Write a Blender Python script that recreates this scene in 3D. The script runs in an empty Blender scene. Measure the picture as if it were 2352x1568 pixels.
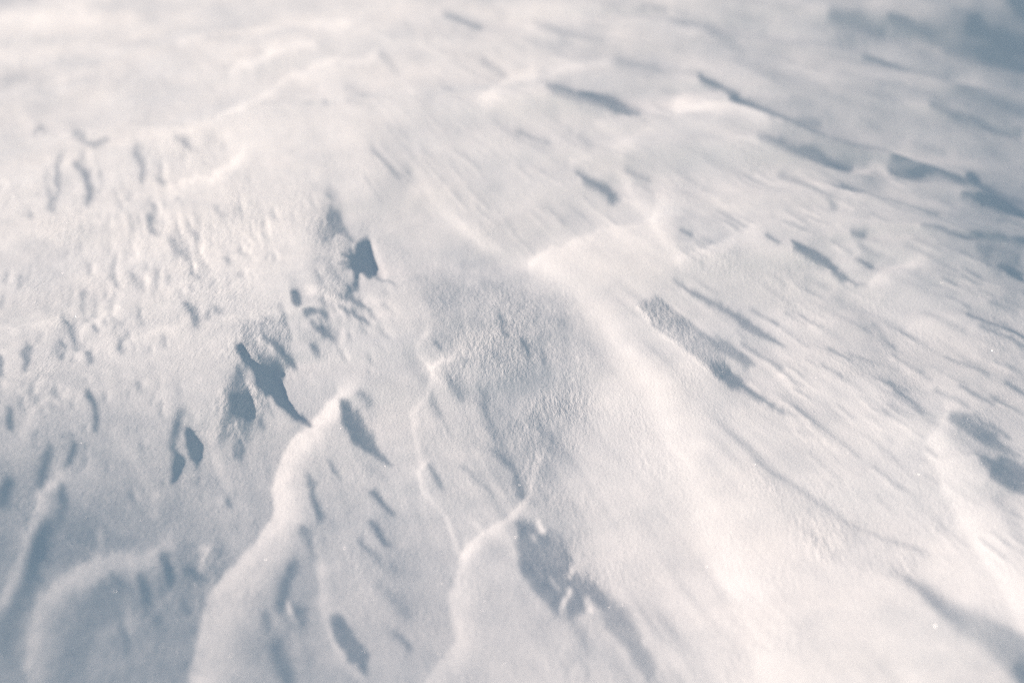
import bpy, math, random
import numpy as np

# ------------------------------------------------------------------ camera, light, exposure
R = math.radians
sc = bpy.context.scene
C = sc.collection
CAM_H = 1.0                      # camera height over the mean snow level, metres
FPX = 1846.0                     # focal length in units of a 2352-wide picture
PITCH = math.atan(1184.0 / FPX)  # below the horizon
cam_d = bpy.data.cameras.new('camera')
cam = bpy.data.objects.new('camera', cam_d); C.objects.link(cam)
cam.location = (0, 0, CAM_H)
cam.rotation_euler = (math.pi / 2 - PITCH, 0, 0)
cam_d.sensor_width = 36.0
cam_d.lens = 36.0 * FPX / 2352.0
cam_d.clip_start = 0.02
cam_d.clip_end = 8000
cam_d.dof.use_dof = True
cam_d.dof.focus_distance = 1.75
cam_d.dof.aperture_fstop = 0.95
sc.camera = cam

SUN_EL = R(24.0)
SUN_AZ = R(-95.0)                # azimuth of the sun from the view direction, negative = left
w = bpy.data.worlds.new('World'); sc.world = w; w.use_nodes = True
nt = w.node_tree; nt.nodes.clear()
sky = nt.nodes.new('ShaderNodeTexSky'); sky.sky_type = 'NISHITA'; sky.sun_disc = False
sky.sun_elevation = SUN_EL; sky.sun_rotation = SUN_AZ
sky.altitude = 800; sky.dust_density = 1.2; sky.ozone_density = 1.0
bg = nt.nodes.new('ShaderNodeBackground'); bg.inputs['Strength'].default_value = 0.125
wo = nt.nodes.new('ShaderNodeOutputWorld')
tint = nt.nodes.new('ShaderNodeMix'); tint.data_type = 'RGBA'; tint.blend_type = 'MULTIPLY'
tint.inputs['Factor'].default_value = 1.0; tint.inputs[7].default_value = (1.12, 1.08, 0.91, 1)
nt.links.new(sky.outputs[0], tint.inputs[6]); nt.links.new(tint.outputs[2], bg.inputs[0]); nt.links.new(bg.outputs[0], wo.inputs[0])
sun_d = bpy.data.lights.new('sun', 'SUN'); sun_d.energy = 4.85; sun_d.angle = R(0.55)
sun_d.color = (1.0, 0.815, 0.695)
sun = bpy.data.objects.new('sun', sun_d); C.objects.link(sun)
# unit vector towards the sun: x right, y forward
SV = (math.sin(SUN_AZ) * math.cos(SUN_EL), math.cos(SUN_AZ) * math.cos(SUN_EL), math.sin(SUN_EL))
from mathutils import Vector
sun.rotation_euler = Vector(SV).to_track_quat('Z', 'Y').to_euler()
vs = sc.view_settings
vs.view_transform = 'Standard'; vs.look = 'None'; vs.gamma = 1; vs.use_curve_mapping = False
vs.exposure = 0.0
sc.cycles.use_denoising = False
sc.cycles.use_adaptive_sampling = False
sc.cycles.max_bounces = 5; sc.cycles.diffuse_bounces = 3; sc.cycles.glossy_bounces = 1; sc.cycles.transmission_bounces = 0

# ------------------------------------------------------------------ relief of the snow
# The relief is described by its slope along the sunlight, surveyed feature by feature
# (x, y of a 2352 x 1568 survey sheet), then integrated to heights on the ground.
TANE = math.tan(SUN_EL)
MG = 240                          # margin round the sheet
HS = 0.5
CW, CH = int((2352 + 2 * MG) * HS), int((1568 + 2 * MG) * HS)
rng = np.random.default_rng(7)
yy, xx = np.mgrid[0:CH, 0:CW].astype(np.float32)
X = xx / HS - MG; Y = yy / HS - MG

def gnoise(shape, sx, sy, seed):
    r = np.random.default_rng(seed).standard_normal(shape).astype(np.float32)
    fy = np.fft.fftfreq(shape[0])[:, None]; fx = np.fft.rfftfreq(shape[1])[None, :]
    f = np.fft.rfft2(r) * np.exp(-2 * (math.pi ** 2) * ((fx * sx) ** 2 + (fy * sy) ** 2))
    n = np.fft.irfft2(f, s=shape).astype(np.float32)
    return n / (n.std() + 1e-9)

# wander the survey coordinates a little so that no outline is ruled
_fx, _fy = X - 430, Y + 170
_l = np.hypot(_fx, _fy) + 1; _fx, _fy = _fx / _l, _fy / _l
_a = 3.0 * gnoise((CH, CW), 5, 5, 1) + 2.4 * gnoise((CH, CW), 2.2, 2.2, 2) + 4 * gnoise((CH, CW), 16, 16, 3)
_b = (1.1 * gnoise((CH, CW), 6, 5, 4) + 0.7 * gnoise((CH, CW), 2.2, 2.2, 5) + 2.4 * gnoise((CH, CW), 24, 16, 6)) * (0.4 + 0.6 * np.clip(Y / 900, 0, 1.2))
WX = X + _a * _fx - _b * _fy
WY = Y + _a * _fy + _b * _fx

# wind streaks fan out over the sheet from far upper left
ang = np.arctan2(Y + 170, X - 430); rad = np.log(np.hypot(Y + 170, X - 430) + 60)
def fan_s(cu, cv, seed):        # cu cells per radian across, cv per e-fold along
    u = ang * cu + 5000; v = rad * cv + 5000
    g = np.random.default_rng(seed).standard_normal((512, 512)).astype(np.float32)
    i = np.floor(u).astype(int); j = np.floor(v).astype(int); s = u - i; t = v - j
    s = s * s * (3 - 2 * s); t = t * t * (3 - 2 * t); i %= 511; j %= 511
    return (g[j, i] * (1 - s) + g[j, i + 1] * s) * (1 - t) + (g[j + 1, i] * (1 - s) + g[j + 1, i + 1] * s) * t
EDGE = (0.6 * fan_s(75, 16, 41) + 0.5 * fan_s(150, 34, 42) + 0.35 * fan_s(300, 80, 43)).astype(np.float32)
FINE = (0.6 * fan_s(170, 60, 44) + 0.8 * gnoise((CH, CW), 1.3, 2.0, 45)).astype(np.float32)

# general lie of the ground: slope from grey level, corner darkening shaped in
GX = np.array([-240, 0, 294, 588, 882, 1176, 1470, 1764, 2058, 2352, 2592])
GY = np.array([-240, 0, 261, 522, 784, 1045, 1306, 1568, 1808])
GV = np.array([
 [228, 228, 228, 226, 226, 222, 214, 206, 188, 150, 140],
 [230, 230, 228, 226, 226, 220, 212, 200, 180, 138, 130],
 [226, 226, 226, 228, 222, 216, 212, 205, 192, 165, 160],
 [222, 222, 226, 228, 218, 217, 214, 212, 200, 170, 165],
 [212, 212, 214, 214, 211, 208, 222, 215, 210, 190, 185],
 [182, 182, 190, 197, 208, 204, 228, 224, 220, 214, 210],
 [105, 110, 140, 168, 192, 208, 228, 240, 240, 236, 232],
 [30, 30, 75, 145, 180, 206, 212, 238, 238, 215, 205],
 [30, 30, 75, 145, 180, 206, 212, 236, 236, 215, 205]], dtype=np.float32)
def interp2(gx, gy, gv, x, y):
    def idx(g, v):
        i = np.clip(np.searchsorted(g, v) - 1, 0, len(g) - 2); t = np.clip((v - g[i]) / (g[i + 1] - g[i]), 0, 1)
        return i, t * t * (3 - 2 * t)
    i, s = idx(gx, x); j, t = idx(gy, y)
    return (gv[j, i] * (1 - s) + gv[j, i + 1] * s) * (1 - t) + (gv[j + 1, i] * (1 - s) + gv[j + 1, i + 1] * s) * t
def lin(v): return (v / 255.0) ** 2.2
AMB = 0.30
Rm = lin(interp2(GX, GY, GV, X, Y)) / lin(214.0)
G = np.clip(((Rm - AMB) / (1 - AMB) - 1) * TANE, -0.36 - 0.2 * np.clip(1 - np.hypot(X + 40, (Y - 1620) * 0.8) / 330, 0, 1) - 0.12 * np.clip(1 - np.hypot(X - 2420, Y + 50) / 200, 0, 1), 0.3)  # lower-left and upper-right corners may fall steeper, shaped to darken them

def box(pts, pad):
    xs = [p[0] for p in pts]; ys = [p[1] for p in pts]
    x0 = max(0, int((min(xs) - pad + MG) * HS)); x1 = min(CW, int((max(xs) + pad + MG) * HS) + 1)
    y0 = max(0, int((min(ys) - pad + MG) * HS)); y1 = min(CH, int((max(ys) + pad + MG) * HS) + 1)
    return slice(y0, y1), slice(x0, x1)

LD = (1.0, 0.05)                 # the way the light travels over the sheet, roughly
def stroke(pts, g, wa, wb=None, w2=None):
    """a swell or a fall along a line: wa = width on the sunward side, wb = on the far side, w2 = far-side width at the end"""
    wb = wb or wa; w2 = w2 or wb
    if len(pts) == 1: pts = [pts[0], (pts[0][0] + 1, pts[0][1] + 1)]
    sl = box(pts, 2.6 * max(wa, wb, w2) + 12)
    px, py = WX[sl], WY[sl]
    best = np.full(px.shape, 1e9, np.float32); side = np.zeros_like(best); tt = np.zeros_like(best)
    L = [0.0]
    for a, b in zip(pts, pts[1:]): L.append(L[-1] + math.hypot(b[0] - a[0], b[1] - a[1]))
    for k, (a, b) in enumerate(zip(pts, pts[1:])):
        dx, dy = b[0] - a[0], b[1] - a[1]; l2 = dx * dx + dy * dy + 1e-9
        t = np.clip(((px - a[0]) * dx + (py - a[1]) * dy) / l2, 0, 1)
        ox = px - a[0] - t * dx; oy = py - a[1] - t * dy
        d = np.sqrt(ox * ox + oy * oy); m = d < best
        best = np.where(m, d, best); side = np.where(m, ox * LD[0] + oy * LD[1], side)
        tt = np.where(m, (L[k] + t * math.sqrt(l2)) / L[-1], tt)
    far = wb + (w2 - wb) * tt
    k = 1 / (1 + np.exp(-np.clip(side / 1.5, -30, 30)))
    wd = wa * (1 - k) + far * k
    G[sl] += 1.12 * g * np.exp(-(best / wd) ** 2)

def sdist(pts, px, py):
    d = np.full(px.shape, 1e9, np.float32); ins = np.zeros(px.shape, bool)
    n = len(pts)
    for i in range(n):
        a, b = pts[i], pts[(i + 1) % n]
        dx, dy = b[0] - a[0], b[1] - a[1]
        t = np.clip(((px - a[0]) * dx + (py - a[1]) * dy) / (dx * dx + dy * dy + 1e-9), 0, 1)
        d = np.minimum(d, np.hypot(px - a[0] - t * dx, py - a[1] - t * dy))
        if dy != 0:
            c = ((a[1] > py) != (b[1] > py)) & (px < (py - a[1]) * dx / dy + a[0])
            ins ^= c
    return np.where(ins, d, -d)

ROUGH = np.zeros((CH, CW), np.float32)
def hollow(pts, g, soft=3.5, rag=5.0, grow=0.8):
    """a fall with an outline: the slope inside is set to g"""
    sl = box(pts, 3 * soft + 10)
    sc_ = min(1.0, max(0.35, max(p[1] for p in pts) / 700.0))
    s = sdist(pts, WX[sl], WY[sl]) + sc_ * rag * EDGE[sl] + grow
    a = np.clip(s / (2 * soft) + 0.7, 0, 1); a = a * a * (3 - 2 * a)
    a = np.clip(a - (1 - a) * a * 1.6 * np.clip(FINE[sl], 0, 1.5), 0, 1)
    G[sl] = G[sl] * (1 - a) + np.minimum(G[sl], g) * a
def dusk(pts, g, soft, rough=0.0):
    sl = box(pts, 3 * soft + 10)
    s = sdist(pts, WX[sl], WY[sl])
    a = np.clip(s / (2 * soft) + 0.5, 0, 1); a = a * a * (3 - 2 * a)
    G[sl] += 1.15 * g * a
    ROUGH[sl] = np.maximum(ROUGH[sl], rough * a)

# --- broad swells and rough patches first
dusk([(960,640),(1100,600),(1300,700),(1370,840),(1330,980),(1230,1150),(1150,1060),(1090,940),(1000,800)], -.12, 60, .8)
dusk([(740,480),(800,550),(815,600),(800,660),(775,700),(725,690),(705,600),(715,520)], -.10, 20, .9)
dusk([(541,748),(650,715),(665,755),(665,830),(612,850),(556,815)], -.10, 10, 1.0)
dusk([(1470,705),(1505,675),(1570,730),(1650,790),(1680,860),(1655,880),(1610,840),(1560,800),(1500,750)], -.20, 7, .9)
dusk([(1190,1130),(1290,1150),(1345,1240),(1370,1340),(1290,1330),(1230,1220)], -.10, 28, .6)
dusk([(2243,555),(2352,558),(2352,650),(2283,630),(2243,600)], -.16, 12, .5)
dusk([(520,870),(600,880),(600,960),(560,1010),(490,1010),(500,930)], -.08, 16, .9)
dusk([(1730,1080),(1900,1170),(2130,1275),(2080,1340),(1960,1320),(1830,1240)], -.06, 25, .4)
dusk([(80,330),(560,300),(620,560),(500,800),(120,840),(40,600)], 0.0, 60, .35)
dusk([(370,1300),(500,1260),(520,1420),(420,1568),(240,1568),(230,1400)], -.03, 30, .3)

B = [ # bright faces: points, rise, sunward width, far width, far width at the end
 ([(1240,600),(1330,680),(1420,790),(1500,900),(1560,1050),(1620,1200),(1700,1400),(1750,1600)], .11, 26, 26, 100),
 ([(955,415),(1000,480),(1060,530),(1130,580),(1215,603)], .10, 16, 14, 14),
 ([(1210,602),(1240,585),(1300,565),(1400,532),(1500,512)], .13, 4, 34, 50),
 ([(1330,640),(1420,600),(1500,590)], .05, 50, 60, 60),
 ([(1106,252),(1143,204),(1177,172),(1218,167)], .13, 5, 22, 24),
 ([(1266,163),(1327,150),(1395,143)], .12, 8, 14, 14),
 ([(1415,340),(1473,308),(1575,303),(1640,305),(1720,332)], .10, 5, 20, 20),
 ([(1320,383),(1365,364),(1400,382),(1432,430),(1452,470),(1500,505)], .11, 8, 12, 14),
 ([(1205,60),(1230,78),(1270,90)], .09, 9, 14, 14),
 ([(1327,316)], .12, 10, 12, 12), ([(1388,296)], .11, 8, 12, 12), ([(1558,265)], .12, 10, 18, 18),
 ([(1560,240),(1640,262),(1700,262),(1750,287)], .2, 14, 22, 18),
 ([(1960,393),(2018,374),(2045,398)], .17, 8, 15, 15),
 ([(2062,92),(2113,99),(2150,110)], .09, 8, 14, 14),
 ([(1560,600),(1640,575),(1690,550),(1735,541)], .12, 8, 22, 24),
 ([(2004,648),(2038,619),(2096,597),(2113,600)], .11, 4, 22, 22),
 ([(1930,520),(1950,560),(1975,580)], .08, 5, 7, 7),
 ([(1650,470),(1700,500),(1745,540)], .05, 10, 14, 14),
 ([(2165,962),(2135,1015),(2175,1120),(2205,1190),(2290,1320),(2352,1450)], .17, 14, 42, 60),
 ([(2180,1225),(2150,1290),(2200,1330)], .05, 20, 60, 60),
 ([(408,90),(510,73),(646,60),(800,54)], .12, 6, 12, 12),
 ([(527,158),(612,130),(714,106)], .17, 7, 13, 13),
 ([(503,274),(578,220),(663,179),(731,145),(800,138),(860,132)], .16, 5, 12, 12),
 ([(391,328),(435,305),(480,290)], .06, 8, 14, 14),
 ([(391,428),(476,407),(527,380),(551,358)], .17, 5, 14, 20),
 ([(0,60),(120,45),(300,40)], .05, 10, 20, 20), ([(0,130),(160,110),(260,112)], .04, 10, 20, 20),
 ([(0,430),(90,400),(170,365)], .05, 8, 20, 20), ([(60,330),(140,320)], .06, 10, 18, 18),
 ([(456,333)], .10, 9, 12, 12), ([(720,180),(760,300),(820,420)], .03, 50, 60, 60),
 ([(0,754),(68,740),(129,729)], .09, 4, 12, 12), ([(177,764),(211,737),(272,709)], .12, 6, 16, 16),
 ([(306,784),(370,758),(425,737)], .08, 6, 14, 14), ([(510,747),(590,728),(663,706)], .07, 4, 10, 10),
 ([(55,990),(61,976),(85,934),(112,918)], .11, 6, 16, 16), ([(0,560),(60,545),(150,540)], .05, 6, 18, 18),
 ([(250,640),(300,600),(350,590)], .05, 6, 16, 16), ([(370,540),(400,520),(440,505)], .07, 6, 12, 12),
 ([(861,568),(872,600),(888,628)], .12, 6, 9, 9), ([(705,672),(720,668)], .18, 7, 10, 10),
 ([(770,918),(740,953),(705,993),(665,1030),(646,1068),(629,1130),(636,1196),(578,1271),(493,1373),(469,1441),(456,1509),(442,1580)], .33, 6, 34, 90),
 ([(129,1106),(95,1130),(82,1205),(51,1273),(20,1341),(0,1392)], .25, 9, 20, 22),
 ([(361,1280),(306,1294),(221,1299),(153,1326),(95,1367),(75,1443),(61,1540)], .24, 10, 34, 46),
 ([(231,1225),(235,1266)], .15, 5, 7, 7), ([(476,1273),(469,1324)], .22, 7, 9, 9), ([(490,1262),(476,1275)], .14, 6, 7, 7),
 ([(393,1240),(395,1273)], .12, 6, 8, 8), ([(355,1137),(357,1198)], .12, 7, 9, 9), ([(262,990),(306,1055),(355,1137)], .07, 8, 12, 12),
 ([(470,1000),(493,1055),(524,1130)], .11, 7, 11, 11), ([(507,1150),(503,1175)], .12, 5, 8, 8),
 ([(300,1410),(302,1470)], .14, 6, 7, 7), ([(385,1330),(392,1380)], .12, 6, 7, 7),
 ([(738,1320),(742,1409),(765,1477),(800,1538),(830,1580)], .17, 10, 18, 18),
 ([(667,1410),(676,1446)], .22, 5, 7, 7),
 ([(983,1066),(960,1089),(973,1134),(1014,1185),(1034,1225),(1043,1262)], .18, 5, 9, 10),
 ([(1242,1042),(1225,1093),(1222,1140),(1167,1178),(1116,1225),(1058,1273)], .20, 5, 9, 26),
 ([(1058,1273),(1051,1324),(1038,1375),(1045,1443),(1055,1494),(1031,1528),(990,1580)], .20, 8, 34, 40),
 ([(1082,1191),(1110,1222)], .13, 5, 7, 7),
 ([(973,755),(953,789),(960,823),(987,847),(997,884),(966,922),(946,952),(950,993),(962,1040),(966,1075)], .14, 4, 9, 10),
 ([(987,850),(1010,842),(1038,832)], .22, 4, 8, 8), ([(1005,868),(1010,890)], .07, 10, 14, 14),
 ([(1824,395),(1875,422),(1909,452)], .10, 5, 6, 6), ([(1220,1042),(1200,1090)], .05, 8, 12, 12),
 ([(840,690),(870,700),(885,720)], .09, 5, 12, 12), ([(920,180),(940,200)], .05, 10, 14, 14),
 ([(1500,515),(1530,560),(1560,600)], .08, 10, 14, 14), ([(1145,10),(1200,14)], .03, 10, 14, 14),
]
for pts, g, wa, wb, w2 in B: stroke(pts, g, wa, wb, w2)

D = [ # falls along a line: points, fall, width
 ([(1235,190),(1293,208)], -.15, 6), ([(1025,40),(1060,50),(1095,64)], -.28, 8), ([(1116,139),(1153,166)], -.18, 7),
 ([(1242,51),(1290,75),(1371,92)], -.12, 12), ([(1184,309),(1225,322),(1259,330)], -.2, 5), ([(861,354),(888,378),(912,405)], -.22, 5),
 ([(930,400),(922,438),(880,475)], -.09, 22), ([(1429,401),(1490,420)], -.28, 6), ([(1477,10),(1525,22)], -.16, 8),
 ([(1535,41),(1575,48)], -.14, 7), ([(1422,143),(1507,158)], -.12, 7), ([(1524,218),(1570,228)], -.14, 5), ([(1552,48),(1640,55),(1760,62)], -.1, 8),
 ([(1994,133),(2079,150),(2181,170)], -.32, 6), ([(1899,24),(1960,34),(2028,61)], -.28, 13), ([(2198,218),(2350,262)], -.14, 12),
 ([(2130,242),(2192,269),(2266,289),(2335,306)], -.34, 6), ([(2052,388),(2096,395),(2164,398),(2215,418)], -.36, 8),
 ([(2055,367),(2096,371)], -.26, 6), ([(1933,422),(2028,452),(2096,469),(2157,490)], -.32, 6), ([(1790,401),(1858,429),(1899,452),(1919,480)], -.2, 8),
 ([(2300,140),(2352,153)], -.4, 5), ([(2110,323),(2175,340)], -.2, 5), ([(2110,520),(2181,537),(2232,544),(2352,558)], -.4, 5),
 ([(2230,60),(2290,90),(2352,110)], -.2, 14), ([(2180,110),(2260,118)], -.2, 8), ([(2335,10),(2362,40)], -.35, 20), ([(2260,130),(2352,165)], -.22, 6), ([(2190,30),(2250,45)], -.15, 6), ([(2140,90),(2230,104),(2290,122)], -.24, 6),
 ([(1950,537),(1981,544)], -.4, 7), ([(1970,565),(2018,588)], -.16, 6), ([(1977,599),(2004,612)], -.32, 7),
 ([(1770,548),(1790,563)], -.3, 7), ([(1569,534),(1590,541)], -.26, 5), ([(2290,609),(2352,633)], -.5, 4), ([(2311,629),(2352,646)], -.5, 4),
 ([(1712,796),(1790,847)], -.25, 6), ([(1722,711),(1790,748)], -.2, 5), ([(1800,718),(1851,748)], -.2, 5),
 ([(1899,796),(1953,823)], -.22, 4), ([(1885,837),(1936,864)], -.19, 4), ([(1947,806),(2052,847)], -.14, 4),
 ([(2093,850),(2130,874)], -.18, 4), ([(2045,881),(2086,898)], -.2, 5), ([(2144,895),(2219,939)], -.22, 5),
 ([(2195,888),(2232,908),(2283,929)], -.28, 6), ([(2174,820),(2260,864)], -.18, 4), ([(2311,884),(2352,908)], -.34, 6),
 ([(2236,956),(2317,1003)], -.26, 5), ([(1926,687),(1960,710),(1991,755)], -.12, 16), ([(2004,752),(2052,799)], -.16, 6),
 ([(2219,721),(2300,748),(2352,775)], -.26, 6), ([(2249,748),(2300,772)], -.24, 6), ([(2270,697),(2335,714)], -.2, 6),
 ([(2113,714),(2205,755)], -.13, 8), ([(2314,775),(2352,810)], -.28, 6), ([(1850,645),(1900,665)], -.14, 7), ([(1640,560),(1560,548)], -.1, 6),
 ([(752,458),(765,470)], -.35, 5), ([(143,725),(160,748),(170,769),(175,796)], -.32, 6), ([(139,816),(143,789)], -.28, 9),
 ([(201,806),(206,832)], -.36, 7), ([(221,752),(225,769)], -.28, 5), ([(277,742),(279,752)], -.26, 5), ([(323,721),(328,742)], -.2, 7),
 ([(279,806),(280,816)], -.26, 5), ([(422,701),(439,714),(449,748)], -.34, 8), ([(473,741),(483,714),(500,724)], -.24, 7),
 ([(201,912),(214,932),(218,959),(220,993)], -.4, 6), ([(194,677),(199,714),(205,730)], -.22, 5), ([(38,670),(45,643)], -.2, 5),
 ([(5,823),(5,860)], -.4, 6), ([(22,950),(27,985)], -.42, 8), ([(418,950),(401,993),(400,1045)], -.30, 9),
 ([(170,1030),(165,1050),(159,1070)], -.42, 7), ([(115,1035),(105,1075),(92,1117)], -.30, 11), ([(25,1100),(10,1150)], -.32, 13),
 ([(540,1030),(536,1052)], -.3, 6), ([(112,1212),(80,1290),(65,1345),(34,1400),(5,1480)], -.36, 18),
 ([(289,1460),(296,1505)], -.34, 7), ([(364,1426),(367,1453)], -.3, 8), ([(429,1317),(466,1341)], -.24, 8), ([(425,1400),(432,1410)], -.28, 10),
 ([(524,1160),(528,1172)], -.28, 7), ([(824,912),(854,939)], -.26, 9),
 ([(674,1314),(660,1358),(646,1402)], -.42, 13), ([(636,1500),(653,1538),(667,1575)], -.42, 15), ([(605,1420),(612,1460)], -.2, 12),
 ([(858,1140),(898,1185)], -.36, 8), ([(858,1215),(892,1260)], -.34, 8), ([(830,1246),(858,1280)], -.26, 6),
 ([(871,1287),(912,1317)], -.11, 16), ([(878,1358),(939,1426)], -.14, 16), ([(912,1470),(943,1504)], -.26, 7),
 ([(987,1076),(1021,1130)], -.25, 5), ([(1058,1076),(1133,1130)], -.16, 5), ([(1310,1440),(1340,1490),(1348,1575)], -.14, 14),
 ([(1137,1035),(1184,1079),(1198,1137)], -.24, 12), ([(1150,735),(1158,755)], -.25, 6), ([(1160,770),(1170,778)], -.25, 6),
 ([(1198,786),(1222,830)], -.3, 5), ([(1249,816),(1252,840)], -.2, 5), ([(997,789),(1018,813)], -.24, 4), ([(994,918),(1014,963)], -.18, 7),
 ([(854,634),(905,655)], -.28, 4), ([(1732,1069),(1807,1110),(1892,1164),(1977,1219),(2062,1253),(2127,1270)], -.17, 6),
 ([(2324,1181),(2352,1198)], -.2, 5), ([(2294,1154),(2352,1266)], -.12, 15), ([(2340,1540),(2356,1570)], -.4, 18),
 ([(85,300),(95,304)], -.24, 10), ([(172,303),(190,330),(221,337),(245,330)], -.26, 8), ([(143,361),(133,391),(133,435),(119,486)], -.28, 7),
 ([(177,381),(197,398),(204,425),(211,439),(204,459)], -.34, 9), ([(225,391),(241,435)], -.16, 4), ([(313,361),(330,378),(327,408)], -.27, 7),
 ([(357,401),(378,418)], -.2, 7), ([(405,330),(432,344)], -.34, 9), ([(490,330),(517,347)], -.16, 9), ([(71,495),(73,505)], -.2, 6),
 ([(378,472),(380,480)], -.2, 5), ([(344,507),(344,544),(360,554)], -.32, 8), ([(395,571),(429,585)], -.28, 10), ([(450,545),(460,557)], -.24, 7),
 ([(497,486),(517,503)], -.18, 7), ([(449,490),(459,512)], -.18, 7), ([(303,628),(308,652)], -.22, 7), ([(384,629),(386,638)], -.2, 6),
 ([(449,626),(451,635)], -.2, 6), ([(519,596),(523,608)], -.18, 7), ([(258,633),(272,663)], -.16, 7), ([(745,238),(748,252)], -.2, 8),
 ([(410,455),(420,470)], -.16, 6), ([(300,500),(305,540)], -.14, 6), ([(240,560),(250,590)], -.1, 7), ([(20,190),(60,175)], -.06, 10),
 ([(790,190),(830,215)], -.1, 12), ([(800,240),(850,262)], -.1, 10), ([(880,130),(900,150)], -.12, 10), ([(930,60),(950,75)], -.08, 10),
 ([(1120,430),(1150,450)], -.1, 7), ([(1340,500),(1300,480)], -.08, 9), ([(1460,430),(1500,460)], -.1, 8), ([(1250,480),(1330,530)], -.06, 16),
]
for pts, g, wd in D: stroke(pts, g * 1.05, wd)
for pts, g, wd in [([(812,600),(790,594)], -.5, 5), ([(815,612),(786,614)], -.45, 4), ([(812,628),(795,634)], -.4, 4), ([(846,575),(852,600),(856,634)], -.5, 6),
        ([(765,500),(780,520),(800,545),(815,565)], -.3, 6), ([(735,540),(750,560)], -.2, 8), ([(745,600),(775,640)], -.15, 10), ([(610,935),(622,960)], -.2, 5),
        ([(547,1010),(556,1035),(548,1060)], -.35, 6), ([(590,960),(600,985)], -.25, 5), ([(640,700),(655,740)], -.16, 6), ([(520,1000),(505,1015)], -.3, 5)]:
    stroke(pts, g, wd)
stroke([(2045,1324),(2113,1375),(2181,1436)], -.16, 12, 20, 34)
dusk([(2080,1335),(2150,1365),(2240,1410),(2352,1462),(2420,1500),(2420,1600),(2352,1570),(2260,1500),(2160,1440)], -.27, 17)

pr = random.Random(5)
for k in range(640):             # low blades, all pointing down the wind
    x, y = pr.uniform(820, 2420), pr.uniform(10, 1300)
    if (y > 500 and x + 0.35 * y < 1320) or x + y < 900 or (x < 1900 and y > 950 and x - y < 700): continue
    if 180 < x - 0.9 * y < 900 and y > 560 and x - 0.95 * (y - 560) < 1500: continue
    if 1210 < x < 1540 and 500 < y < 720: continue
    fs = 0.45 + 0.55 * min(1, y / 800.0)
    th = math.atan2(y + 170, x - 430) + pr.uniform(-.05, .05); ln = pr.uniform(25, 105) * (0.7 + 0.3 * fs); wd = pr.uniform(2.6, 5.5) * fs
    p0 = (x, y); p1 = (x + ln * math.cos(th), y + ln * math.sin(th)); gg = pr.uniform(.08, .26) * (0.6 if pr.random() < .6 else 1)
    nx, ny = -math.sin(th), math.cos(th)
    stroke([p0, p1], -gg, wd)
    stroke([(p0[0] + nx * wd * 1.7, p0[1] + ny * wd * 1.7), (p1[0] + nx * wd * 1.7, p1[1] + ny * wd * 1.7)], gg * .7, wd * .9)
for k in range(300):             # crumbly steps on the crusted slope
    cx, cy, sx, sy = pr.choice([(150, 420, 110, 60), (360, 500, 90, 70), (420, 600, 110, 50), (200, 700, 150, 60), (300, 780, 160, 50), (120, 830, 110, 70), (560, 560, 70, 70), (230, 1000, 170, 60), (840, 740, 60, 50)])
    x, y = pr.gauss(cx, sx), pr.gauss(cy, sy)
    if y < 290 or x < -30 or x > 900: continue
    th = math.atan2(y + 170, x - 430) + pr.uniform(-.35, .35); ln = pr.uniform(5, 22); wd = pr.uniform(3.5, 7.0); gg = pr.uniform(.06, .20)
    dx, dy = ln * math.cos(th), ln * math.sin(th)
    stroke([(x, y), (x + dx, y + dy)], -gg, wd)
    stroke([(x + wd * 1.8, y - wd * .4), (x + dx + wd * 1.8, y + dy - wd * .4)], gg * .8, wd * .9)

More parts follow.
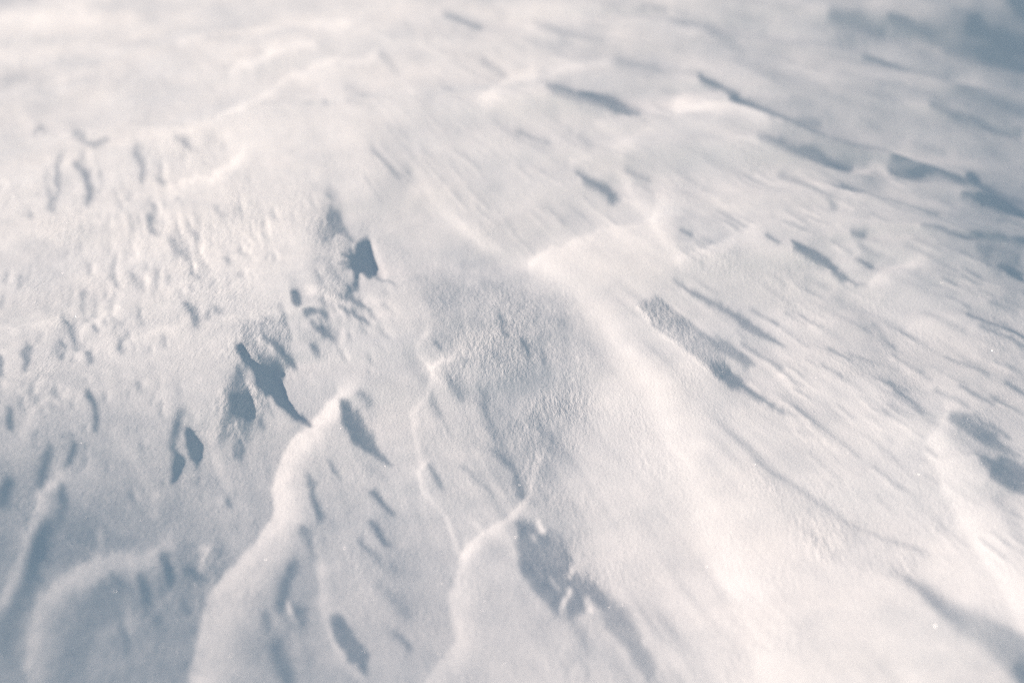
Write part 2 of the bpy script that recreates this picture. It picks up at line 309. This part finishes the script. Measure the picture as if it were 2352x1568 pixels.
S = [ # shaded scoops with an outline: points, fall, softness of the edge
 ([(1259,211),(1286,214),(1320,225),(1405,238),(1470,265),(1422,269),(1354,248),(1259,235)], -0.46, 5),
 ([(1337,412),(1361,425),(1398,439),(1422,463),(1398,463),(1354,439)], -0.44, 6),
 ([(1600,176),(1625,182),(1668,202),(1698,218),(1672,212),(1640,205),(1610,193)], -0.48, 5),
 ([(1671,221),(1722,235),(1790,255),(1824,267),(1885,273),(1841,277),(1790,273),(1742,263),(1719,250),(1681,232)], -.7, 3.5),
 ([(1804,289),(1858,293),(1926,310),(1994,327),(2049,337),(1977,331),(1909,314),(1858,304)], -.65, 3),
 ([(1736,320),(1790,327),(1811,340),(1892,361),(1950,378),(1892,377),(1817,358),(1770,338)], -.62, 3.5),
 ([(2045,41),(2096,51),(2165,72),(2130,82),(2062,65)], -.5, 5),
 ([(2225,395),(2245,400),(2265,425),(2330,447),(2360,455),(2360,472),(2310,460),(2265,440),(2230,418)], -.65, 4),
 ([(2212,442),(2260,466),(2360,499),(2360,483),(2266,452)], -.65, 4),
 ([(1831,565),(1848,568),(1892,592),(1926,616),(1943,622),(1913,621),(1858,602),(1831,585)], -0.52, 5),
 ([(1916,629),(1940,633),(1960,650),(1987,656),(1960,656),(1930,646)], -0.44, 5),
 ([(1552,646),(1593,670),(1637,690),(1688,721),(1739,755),(1773,772),(1804,796),(1770,786),(1732,769),(1695,745),(1647,707),(1603,684)], -0.36, 6),
 ([(1552,728),(1586,755),(1637,782),(1688,806),(1729,843),(1715,847),(1671,820),(1651,803),(1603,772)], -0.36, 8),
 ([(1634,840),(1671,850),(1705,878),(1756,912),(1790,946),(1824,966),(1790,952),(1749,922),(1695,895),(1654,874)], -0.43, 8),
 ([(2174,952),(2232,973),(2283,1000),(2335,1050),(2300,1041),(2232,1010),(2198,983)], -0.36, 9),
 ([(2249,1049),(2300,1052),(2360,1079),(2360,1150),(2317,1134),(2270,1096)], -0.44, 6),
 ([(544,789),(565,810),(585,833),(612,864),(629,878),(639,898),(646,918),(680,949),(711,988),(701,983),(663,959),(629,929),(606,908),(582,888),(585,864),(561,840),(544,810)], -.85, 2.5),
 ([(551,844),(565,888),(568,918),(571,956),(582,959),(571,973),(565,1000),(551,990),(544,969),(531,976),(503,1003),(520,959),(531,939),(517,908),(524,884),(541,874)], -0.38, 7),
 ([(531,915),(558,908),(568,925),(565,956),(534,949)], -.8, 4),
 ([(612,772),(636,779),(653,806),(677,840),(663,833),(639,806),(616,789)], -0.46, 3.5),
 ([(592,816),(629,830),(653,844),(650,878),(633,864),(612,857),(592,833)], -0.46, 5),
 ([(670,674),(691,677),(687,694),(677,704),(669,690)], -.62, 3),
 ([(701,718),(748,725),(745,738),(725,735)], -0.5, 4), ([(721,748),(748,752),(762,776),(745,776),(728,759)], -0.5, 4),
 ([(718,796),(735,803),(735,823),(722,808)], -0.36, 5),
 ([(800,598),(822,588),(832,575),(850,563),(851,590),(857,640),(838,628),(822,630),(806,622),(815,608)], -.85, 2.5),
 ([(824,636),(827,653),(817,663),(797,694),(783,690),(797,677),(810,663)], -.7, 2.5),
 ([(797,677),(817,690),(848,715),(817,704),(790,697)], -0.46, 4), ([(780,708),(814,714),(838,745),(814,735),(790,725)], -0.46, 4),
 ([(752,515),(778,500),(788,540),(760,548)], -0.36, 7),
 ([(68,779),(70,813),(61,840),(56,844),(56,806)], -0.4, 5),
 ([(428,993),(459,1021),(456,1050),(453,1073),(435,1052),(426,1030)], -.75, 3), ([(398,1052),(408,1042),(425,1055),(405,1089),(391,1113),(398,1072)], -.6, 3.5),
 ([(146,1120),(157,1164),(150,1188),(136,1226),(126,1205),(136,1171)], -0.46, 9),
 ([(265,1328),(289,1341),(272,1409),(221,1460),(211,1494),(184,1545),(143,1580),(143,1528),(170,1426),(197,1382),(231,1348)], -.5, 14),
 ([(320,1334),(340,1348),(347,1382),(337,1423),(327,1392)], -.7, 7), ([(371,1273),(391,1294),(396,1331),(381,1375),(371,1362),(378,1324),(367,1294)], -.7, 7),
 ([(777,920),(803,942),(832,966),(845,995),(866,1038),(898,1077),(870,1060),(830,1031),(803,1003),(787,970)], -0.44, 6),
 ([(752,1062),(769,1069),(782,1103),(765,1085)], -.4, 5), ([(708,1100),(728,1103),(725,1147),(745,1188),(738,1205),(721,1181),(708,1137)], -0.42, 7),
 ([(694,1215),(718,1222),(725,1266),(725,1290),(708,1260)], -0.42, 8), ([(660,1399),(708,1416),(711,1450),(701,1474),(687,1443)], -0.46, 10),
 ([(765,1419),(778,1420),(810,1460),(837,1511),(845,1575),(817,1545),(778,1477),(765,1440)], -.72, 8),
 ([(1191,1198),(1222,1209),(1228,1239),(1252,1229),(1286,1239),(1307,1290),(1307,1324),(1334,1317),(1382,1362),(1382,1409),(1354,1375),(1337,1409),(1314,1443),(1297,1436),(1312,1370),(1305,1360),(1290,1405),(1276,1433),(1252,1392),(1228,1358),(1198,1317)], -0.42, 10),
 ([(1382,1362),(1422,1409),(1456,1460),(1484,1528),(1487,1580),(1467,1559),(1439,1504),(1395,1453),(1388,1409)], -0.3, 14),
 ([(1103,898),(1113,912),(1116,959),(1157,993),(1154,1038),(1133,1027),(1113,969),(1103,925)], -0.3, 9),
 ([(1028,871),(1045,878),(1065,912),(1062,925),(1041,898)], -0.32, 6),
]
for pts, g, so in S: hollow(pts, g, so, grow=4.5 if max(p[1] for p in pts) < 400 else 3.0 if max(p[1] for p in pts) < 660 else 1.0)
for pts, g, wd in [([(1308,1362),(1300,1388),(1288,1415)], .5, 5), ([(1268,1332),(1286,1360)], .3, 4), ([(1222,1235),(1228,1248)], .35, 4),
        ([(1238,1205),(1246,1228)], .5, 5), ([(1318,1312),(1308,1330)], .5, 5), ([(1345,1385),(1352,1410)], .5, 6), ([(618,800),(632,815)], .35, 4),
        ([(566,880),(575,900)], .4, 4), ([(600,795),(590,780)], .3, 5), ([(660,1395),(668,1420)], .5, 6)]:
    stroke(pts, g, wd)

right = 1 / (1 + np.exp(-(X + 0.4 * Y - 1250) / 160.0))
leftm = 1 - right
streak = 0.5 * fan_s(40, 5, 11) + 0.5 * fan_s(85, 9, 12) + 0.35 * fan_s(170, 18, 13)
patch2 = gnoise((CH, CW), 16, 12, 19)
patch = np.clip(0.55 + 0.35 * gnoise((CH, CW), 45, 30, 14), 0.1, 1.4)
G += (streak - 0.8 * np.clip(streak - 0.5, 0, 2) - 0.9 * np.clip(-streak - 0.75, 0, 2)) * patch * (0.012 + 0.085 * right)
G += 0.016 * gnoise((CH, CW), 32, 20, 51) + 0.016 * gnoise((CH, CW), 9, 5, 15) + 0.010 * gnoise((CH, CW), 3, 2, 16) * (1 + leftm) + (0.014 + 0.02 * np.clip(1 - Y / 500, 0, 1)) * gnoise((CH, CW), 20, 7, 17) + 0.012 * np.clip(1 - Y / 600, 0, 1) * gnoise((CH, CW), 8, 3.5, 18)
rip = 0.5 * fan_s(130, 45, 21) + 0.5 * gnoise((CH, CW), 1.7, 2.6, 22) + 0.4 * gnoise((CH, CW), 4, 7, 23)
G += ROUGH * rip * 0.06
G = np.where(G < -0.46, -0.46 - 0.07 * np.tanh((-0.46 - G) / 0.2), G)
G = np.clip(G, -0.54, 0.45)

# ------------------------------------------------------------------ heights on the ground
CELL = 0.0045
N = 2592
X0, Y0 = -N * CELL / 2, -0.9
gy, gx = np.mgrid[0:N, 0:N].astype(np.float32)
gx = gx * CELL + X0; gy = gy * CELL + Y0
cp, sp = math.cos(PITCH), math.sin(PITCH)
def survey(x, y, z):
    """where a ground point lies on the survey sheet"""
    dz = z - CAM_H
    depth = np.maximum(y * cp - dz * sp, 0.05); up = y * sp + dz * cp
    return 1176 + FPX * x / depth, 784 - FPX * up / depth, depth
dirx, diry = -math.sin(SUN_AZ), -math.cos(SUN_AZ)
kx = (2 * math.pi * np.fft.rfftfreq(N, CELL))[None, :].astype(np.float32); ky = (2 * math.pi * np.fft.fftfreq(N, CELL))[:, None].astype(np.float32)
kd = kx * dirx + ky * diry; kp = -kx * diry + ky * dirx
den = kd ** 2 + 0.008 * kp ** 2 + (1 / 9.0) ** 2
world_slope = (0.05 * gnoise((N, N), 10, 60, 31) + 0.04 * gnoise((N, N), 40, 200, 32)).astype(np.float32)
H = np.zeros((N, N), np.float32)
for it in range(4):
    u, v, dep = survey(gx, gy, H)
    a = (u + MG) * HS; b = (v + MG) * HS
    inside = np.clip(np.minimum(np.minimum(a, CW - 1 - a), np.minimum(b, CH - 1 - b)) / 70.0, 0, 1)
    inside = inside * inside * (3 - 2 * inside)
    a = np.clip(a, 0, CW - 2.001); b = np.clip(b, 0, CH - 2.001)
    i = a.astype(np.int32); j = b.astype(np.int32); s = a - i; t = b - j
    g = (G[j, i] * (1 - s) + G[j, i + 1] * s) * (1 - t) + (G[j + 1, i] * (1 - s) + G[j + 1, i + 1] * s) * t
    g = g * inside + world_slope * (1 - inside)
    Hn = np.fft.irfft2(-1j * kd * np.fft.rfft2(g) / den, s=(N, N)).astype(np.float32)
    H = Hn if it == 0 else 0.5 * H + 0.5 * Hn
ex = np.clip(np.minimum(np.minimum(gx - X0, -X0 - gx), np.minimum(gy - Y0, Y0 + N * CELL - gy)) / 2.2, 0, 1)
H *= ex * ex * (3 - 2 * ex)
print('heights', H.min(), H.max(), np.percentile(H, [1, 50, 99]))

def height(x, y):
    a = np.clip((x - X0) / CELL, 0, N - 1.001); b = np.clip((y - Y0) / CELL, 0, N - 1.001)
    i = a.astype(np.int32); j = b.astype(np.int32); i = np.minimum(i, N - 2); j = np.minimum(j, N - 2); s = a - i; t = b - j
    h = (H[j, i] * (1 - s) + H[j, i + 1] * s) * (1 - t) + (H[j + 1, i] * (1 - s) + H[j + 1, i + 1] * s) * t
    r = np.hypot(x, y)
    far = np.clip((r - 5) / 10, 0, 1)
    return h + far * 0.12 * (np.sin(x * .45 + 1.3 * np.sin(y * .21)) * np.sin(y * .37 + .6 * np.sin(x * .3))) \
             + np.clip((r - 40) / 200, 0, 1) * 2.0 * np.sin(x * .013 + 1) * np.sin(y * .011)

# ------------------------------------------------------------------ materials
def snow_material():
    m = bpy.data.materials.new('wind_packed_snow'); m.use_nodes = True
    n = m.node_tree; P = n.nodes['Principled BSDF']
    tc = n.nodes.new('ShaderNodeTexCoord')
    P.inputs['Roughness'].default_value = 0.8
    P.inputs['Specular IOR Level'].default_value = 0.15

    def noise(scale, detail, rough=0.6):
        t = n.nodes.new('ShaderNodeTexNoise'); t.inputs['Scale'].default_value = scale
        t.inputs['Detail'].default_value = detail; t.inputs['Roughness'].default_value = rough
        n.links.new(tc.outputs['Object'], t.inputs['Vector']); return t
    big = noise(3.0, 4)
    cr = n.nodes.new('ShaderNodeValToRGB')
    cr.color_ramp.elements[0].position = 0.3; cr.color_ramp.elements[0].color = (0.80, 0.82, 0.84, 1)
    cr.color_ramp.elements[1].position = 0.7; cr.color_ramp.elements[1].color = (0.86, 0.86, 0.86, 1)
    n.links.new(big.outputs['Fac'], cr.inputs[0]); n.links.new(cr.outputs[0], P.inputs['Base Color'])
    fine = noise(620, 3, 0.75); mid = noise(190, 3, 0.6)
    # wind-roughened crust: short ridges a few millimetres apart, only where the snow is scoured
    mp = n.nodes.new('ShaderNodeMapping'); mp.inputs['Rotation'].default_value = (0, 0, math.radians(28)); mp.inputs['Scale'].default_value = (1.0, 0.42, 1.0)
    n.links.new(tc.outputs['Object'], mp.inputs['Vector'])
    cn = n.nodes.new('ShaderNodeTexNoise'); cn.inputs['Scale'].default_value = 105; cn.inputs['Detail'].default_value = 4; cn.inputs['Roughness'].default_value = 0.65
    n.links.new(mp.outputs[0], cn.inputs['Vector'])
    at = n.nodes.new('ShaderNodeAttribute'); at.attribute_name = 'crust'
    mu = n.nodes.new('ShaderNodeMath'); mu.operation = 'MULTIPLY'; n.links.new(cn.outputs['Fac'], mu.inputs[0]); n.links.new(at.outputs['Fac'], mu.inputs[1])
    cb = n.nodes.new('ShaderNodeBump'); cb.inputs['Strength'].default_value = 1.0; cb.inputs['Distance'].default_value = 0.0035
    n.links.new(mu.outputs[0], cb.inputs['Height'])
    mx = n.nodes.new('ShaderNodeMath'); mx.operation = 'MULTIPLY_ADD'; mx.inputs[1].default_value = 1.6
    n.links.new(mid.outputs['Fac'], mx.inputs[0]); n.links.new(fine.outputs['Fac'], mx.inputs[2])
    bp = n.nodes.new('ShaderNodeBump'); bp.inputs['Strength'].default_value = 0.7; bp.inputs['Distance'].default_value = 0.0007
    n.links.new(mx.outputs[0], bp.inputs['Height']); n.links.new(cb.outputs[0], bp.inputs['Normal']); n.links.new(bp.outputs[0], P.inputs['Normal'])
    return m
SNOW = snow_material()

# ------------------------------------------------------------------ the snow sheet
# rings round the photographer's spot, close together where the relief is fine
a_in = np.linspace(-50, 50, 1001)
a_out = 50 + (310 - 50) * np.linspace(0, 1, 92)[1:-1]
AZ = np.radians(np.concatenate([a_in, a_out]))
dep_in = np.linspace(math.atan(0.34), math.atan(9.0), 860)
rr = np.concatenate([[0.03, 0.1, 0.17, 0.24, 0.29], np.tan(dep_in), np.geomspace(9.3, 3000, 90)])
na, nr = len(AZ), len(rr)
vx = rr[:, None] * np.sin(AZ)[None, :]; vy = rr[:, None] * np.cos(AZ)[None, :]
vz = height(vx, vy)
co = np.stack([vx, vy, vz], -1).reshape(-1, 3)
co = np.vstack([co, [[0, 0, float(height(np.array([0.0]), np.array([0.0]))[0])]]]).astype(np.float32)
r_i, a_i = np.meshgrid(np.arange(nr - 1), np.arange(na), indexing='ij')
a_j = (a_i + 1) % na
quads = np.stack([r_i * na + a_i, (r_i + 1) * na + a_i, (r_i + 1) * na + a_j, r_i * na + a_j], -1).reshape(-1, 4)[:, ::-1]
quads = quads.astype(np.int32)

u, v, dep = survey(co[:, 0], co[:, 1], co[:, 2])
a = np.clip((u + MG) * HS, 0, CW - 1).astype(int); b = np.clip((v + MG) * HS, 0, CH - 1).astype(int)
CRUST = (0.09 + 0.8 * ROUGH[b, a] * np.clip(0.95 + 0.35 * patch2[b, a], 0.3, 1.4) + 0.16 * np.clip(patch2[b, a], 0, 2) + 0.10 * leftm[b, a] * np.clip(patch[b, a], 0, 1.4)).astype(np.float32)
def sheet(name, vidx_faces, tri=None):
    used = np.unique(vidx_faces if tri is None else np.concatenate([vidx_faces.ravel(), tri.ravel()]))
    remap = np.full(len(co), -1, np.int32); remap[used] = np.arange(len(used))
    f = remap[vidx_faces].ravel(); nq = len(vidx_faces); starts = np.arange(nq) * 4
    if tri is not None:
        f = np.concatenate([f, remap[tri].ravel()]); starts = np.concatenate([starts, nq * 4 + np.arange(len(tri)) * 3])
    me = bpy.data.meshes.new(name)
    me.vertices.add(len(used)); me.vertices.foreach_set('co', co[used].ravel())
    me.loops.add(len(f)); me.loops.foreach_set('vertex_index', f.astype(np.int32))
    me.polygons.add(len(starts)); me.polygons.foreach_set('loop_start', starts.astype(np.int32))
    me.update(calc_edges=True); me.shade_smooth()
    me.materials.append(SNOW)
    me.attributes.new('crust', 'FLOAT', 'POINT').data.foreach_set('value', CRUST[used])
    o = bpy.data.objects.new(name, me); C.objects.link(o)
    return o, used
tri = np.stack([np.full(na, len(co) - 1), np.arange(na), (np.arange(na) + 1) % na], -1)[:, ::-1].astype(np.int32)

# named ridges and hollows: each takes its own share of the surface
PIECES = [
 ('snow_ridge', 'broad bright ridge running from the middle to the near right', [(1200,600),(1290,600),(1400,700),(1480,760),(1560,850),(1680,960),(1850,1150),(2050,1350),(2250,1600),(1500,1600),(1480,1480),(1400,1330),(1360,1150),(1400,1000),(1400,860),(1330,740)]),
 ('snow_ridge', 'pale wedge-shaped drift with a crisp upper edge above the broad ridge', [(1245,583),(1300,562),(1400,530),(1500,510),(1545,560),(1530,640),(1470,705),(1400,690),(1300,600)]),
 ('snow_ridge', 'tall pointed ridge curving from a sharp tip towards the near left', [(770,916),(790,965),(760,1010),(735,1060),(705,1110),(695,1200),(680,1290),(640,1380),(600,1450),(580,1600),(435,1600),(456,1511),(469,1441),(493,1373),(578,1271),(636,1196),(629,1130),(646,1068),(705,993)]),
 ('snow_ridge', 'dim arched ridge in the near left corner', [(361,1268),(306,1282),(221,1288),(153,1314),(90,1358),(65,1443),(45,1600),(135,1600),(165,1440),(200,1380),(260,1330),(365,1315)]),
 ('snow_ridge', 'narrow dim ridge slanting down the far left edge', [(140,1104),(92,1122),(70,1205),(38,1273),(0,1350),(-60,1440),(-30,1480),(30,1390),(75,1290),(105,1210),(150,1130)]),
 ('snow_ridge', 'thin bright crest bending like a hook beside the blue hollow near the bottom', [(1245,1035),(1216,1093),(1212,1136),(1160,1172),(1110,1218),(1050,1268),(1040,1324),(1027,1375),(1035,1443),(1045,1490),(1020,1522),(980,1600),(1080,1600),(1110,1480),(1090,1400),(1105,1320),(1130,1250),(1180,1190),(1232,1150),(1238,1093),(1256,1045)]),
 ('snow_ridge', 'bright curved drift at the right edge beside a blue shadow', [(2170,950),(2210,985),(2250,1050),(2280,1110),(2330,1180),(2380,1300),(2380,1480),(2290,1380),(2220,1290),(2190,1200),(2150,1110),(2120,1015)]),
 ('snow_ridge', 'small pale arched drift near the far centre', [(1100,256),(1138,200),(1172,163),(1225,160),(1240,195),(1180,215),(1130,262)]),
 ('snow_hollow', 'long jagged blue hollow ending in a blade left of centre', [(541,745),(650,718),(660,780),(682,845),(655,880),(690,945),(718,995),(680,985),(620,930),(582,890),(560,850)]),
 ('snow_hollow', 'ragged blue hollow with a broken lower edge under the long jagged one', [(551,844),(572,888),(585,959),(571,1005),(540,985),(498,1010),(514,950),(518,890)]),
 ('snow_hollow', 'deep blue pit with a bright rim on its right', [(770,560),(830,570),(850,560),(858,640),(830,655),(850,720),(783,694),(800,640)]),
 ('snow_hollow', 'large blue hollow holding slivers of light near the bottom', [(1188,1190),(1290,1232),(1312,1300),(1390,1360),(1460,1450),(1495,1600),(1455,1560),(1380,1440),(1300,1445),(1222,1360),(1194,1310)]),
 ('snow_hollow', 'scoured grey-blue trough along the right flank of the broad ridge', [(1465,705),(1505,675),(1640,760),(1735,848),(1680,850),(1830,968),(1740,935),(1640,880),(1560,805),(1500,750)]),
 ('snow_hollow', 'long dark blue slit shadowing a far drift at upper right', [(1660,214),(1722,230),(1790,250),(1890,272),(1841,282),(1780,278),(1715,255)]),
 ('snow_hollow', 'short blunt blue scoop among the streaks right of centre', [(1825,560),(1850,563),(1895,588),(1945,620),(1910,626),(1855,606),(1825,588)]),
 ('snow_hollow', 'blue hollow beside the curved drift at the right edge', [(2240,1042),(2300,1046),(2390,1085),(2390,1170),(2310,1140),(2262,1098)]),
 ('snow_hollow', 'tapering blue hollow behind the pointed ridge tip', [(775,918),(806,940),(836,964),(850,995),(872,1038),(902,1080),(866,1062),(828,1033),(800,1005),(783,970)]),
]
PID = np.zeros((CH, CW), np.int16)
for k, (nm, lb, pts) in enumerate(PIECES):
    sl = box(pts, 20); q = sdist(pts, WX[sl], WY[sl]) > 0
    PID[sl] = np.where(q & (PID[sl] == 0 if nm == 'snow_ridge' else True), k + 1, PID[sl])
fa = quads[:, 0]
fid = PID[b[fa], a[fa]].astype(int)
fid[(u[fa] < -MG * .9) | (u[fa] > 2352 + MG * .9) | (v[fa] > 1568 + MG * .9) | (v[fa] < -MG * .9)] = 0
ground, _ = sheet('snow_field', quads[fid == 0], tri)
ground['kind'] = 'structure'
ground['label'] = 'open wind-carved white snow field between the ridges and hollows'
for k, (nm, lb, pts) in enumerate(PIECES):
    o, _ = sheet(nm, quads[fid == k + 1]); o.parent = ground; o['label'] = lb

# ------------------------------------------------------------------ loose ice crystals
def ice_material():
    m = bpy.data.materials.new('clear_ice'); m.use_nodes = True
    P = m.node_tree.nodes['Principled BSDF']
    P.inputs['Base Color'].default_value = (0.86, 0.88, 0.9, 1); P.inputs['Roughness'].default_value = 0.28
    P.inputs['IOR'].default_value = 1.5; P.inputs['Specular IOR Level'].default_value = 0.9
    return m
ICE = ice_material()
def plate(rad_, th_, jit, rr_):
    """six-sided plate with a bevelled rim"""
    v_ = []
    for zz, q in ((-th_, .8), (-th_ * .3, 1.0), (th_ * .3, 1.0), (th_, .8)):
        for k in range(6):
            e = 1 + jit[k]
            v_.append((q * e * rad_ * math.cos(k * math.pi / 3 + rr_), q * e * rad_ * math.sin(k * math.pi / 3 + rr_), zz))
    f_ = [tuple(range(5, -1, -1)), tuple(range(18, 24))]
    for l in range(3):
        for k in range(6):
            f_.append((l * 6 + k, l * 6 + (k + 1) % 6, l * 6 + 6 + (k + 1) % 6, l * 6 + 6 + k))
    return v_, f_
pr = random.Random(11)
# countless fine ones
vv, ff = [], []
zs = []
M = 14000
rx = np.array([pr.uniform(-0.55, 0.55) for _ in range(M)]); ry = np.array([math.tan(math.radians(pr.uniform(24, 66))) for _ in range(M)])
px_ = ry * np.tan(rx * 1.45); hz = height(px_, ry)
for k in range(M):
    x, y, z = float(px_[k]), float(ry[k]), float(hz[k])
    if y > 2.6: continue
    rd = pr.uniform(.0004, .0009); t1 = Vector((pr.gauss(0, .5), pr.gauss(0, .5), 1)).normalized()
    e1 = t1.cross(Vector((0, 1, 0.01))).normalized(); e2 = t1.cross(e1)
    c0 = Vector((x, y, z + rd * .35)); o0 = len(vv)
    for q in range(6):
        c = math.cos(q * math.pi / 3); s_ = math.sin(q * math.pi / 3)
        vv.append(c0 + e1 * (rd * c) + e2 * (rd * s_) + t1 * (rd * .12))
    for q in range(6):
        c = math.cos(q * math.pi / 3); s_ = math.sin(q * math.pi / 3)
        vv.append(c0 + e1 * (rd * c) + e2 * (rd * s_) - t1 * (rd * .12))
    ff.append(tuple(range(o0 + 5, o0 - 1, -1))); ff.append(tuple(range(o0 + 6, o0 + 12)))
    for q in range(6): ff.append((o0 + q, o0 + (q + 1) % 6, o0 + 6 + (q + 1) % 6, o0 + 6 + q))
me = bpy.data.meshes.new('frost_grains'); me.from_pydata([tuple(p) for p in vv], [], ff); me.materials.append(ICE)
fg = bpy.data.objects.new('frost_grains', me); C.objects.link(fg)
fg['kind'] = 'stuff'; fg['label'] = 'fine glinting frost grains strewn over the snow'
# the few that catch the sun
CR = [((1193, 1115), .0026, 'brightest glinting ice crystal, just above the hooked crest'),
      ((2161, 650), .0026, 'glinting ice crystal on the smooth snow at far right'),
      ((2278, 806), .0021, 'glinting ice crystal among the thin streaks at the right edge'),
      ((77, 1345), .0012, 'glinting ice crystal beside the dim ridge at the near left'),
      ((174, 727), .0019, 'glinting ice crystal on the crusted slope at far left'),
      ((622, 978), .0016, 'glinting ice crystal between the blade hollow and the pointed ridge'),
      ((2148, 1438), .0024, 'glinting ice crystal in the long soft shadow at lower right'),
      ((540, 1105), .0017, 'glinting ice crystal left of the pointed ridge in grey snow')]
for (cu, cv), rad_, lb in CR:
    # walk the sight line down to the snow
    vec = Vector(((cu - 1176) / FPX, 1.0, -(cv - 784) / FPX))
    dirv = Vector((vec.x, cp - sp * -vec.z, -sp + cp * vec.z)) if False else Vector((vec.x, cp + vec.z * sp, -sp + vec.z * cp))
    t = 0.5
    while t < 8:
        P_ = Vector((0, 0, CAM_H)) + dirv * t
        if P_.z <= float(height(np.array([P_.x]), np.array([P_.y]))[0]): break
        t += 0.002
    jit = [pr.uniform(-.15, .15) for _ in range(6)]
    v_, f_ = plate(rad_ * .6, rad_ * .14, jit, pr.uniform(0, 1))
    me = bpy.data.meshes.new('ice_crystal'); me.from_pydata(v_, [], f_); me.materials.append(ICE)
    o = bpy.data.objects.new('ice_crystal', me); C.objects.link(o)
    o.location = P_ + Vector((0, 0, rad_ * .25))
    hv = (Vector(SV) + (Vector((0, 0, CAM_H)) - P_).normalized()).normalized()
    o.rotation_euler = hv.to_track_quat('Z', 'Y').to_euler()
    o['label'] = lb; o['category'] = 'ice crystal'; o['group'] = 'loose ice crystals glinting on the snow'
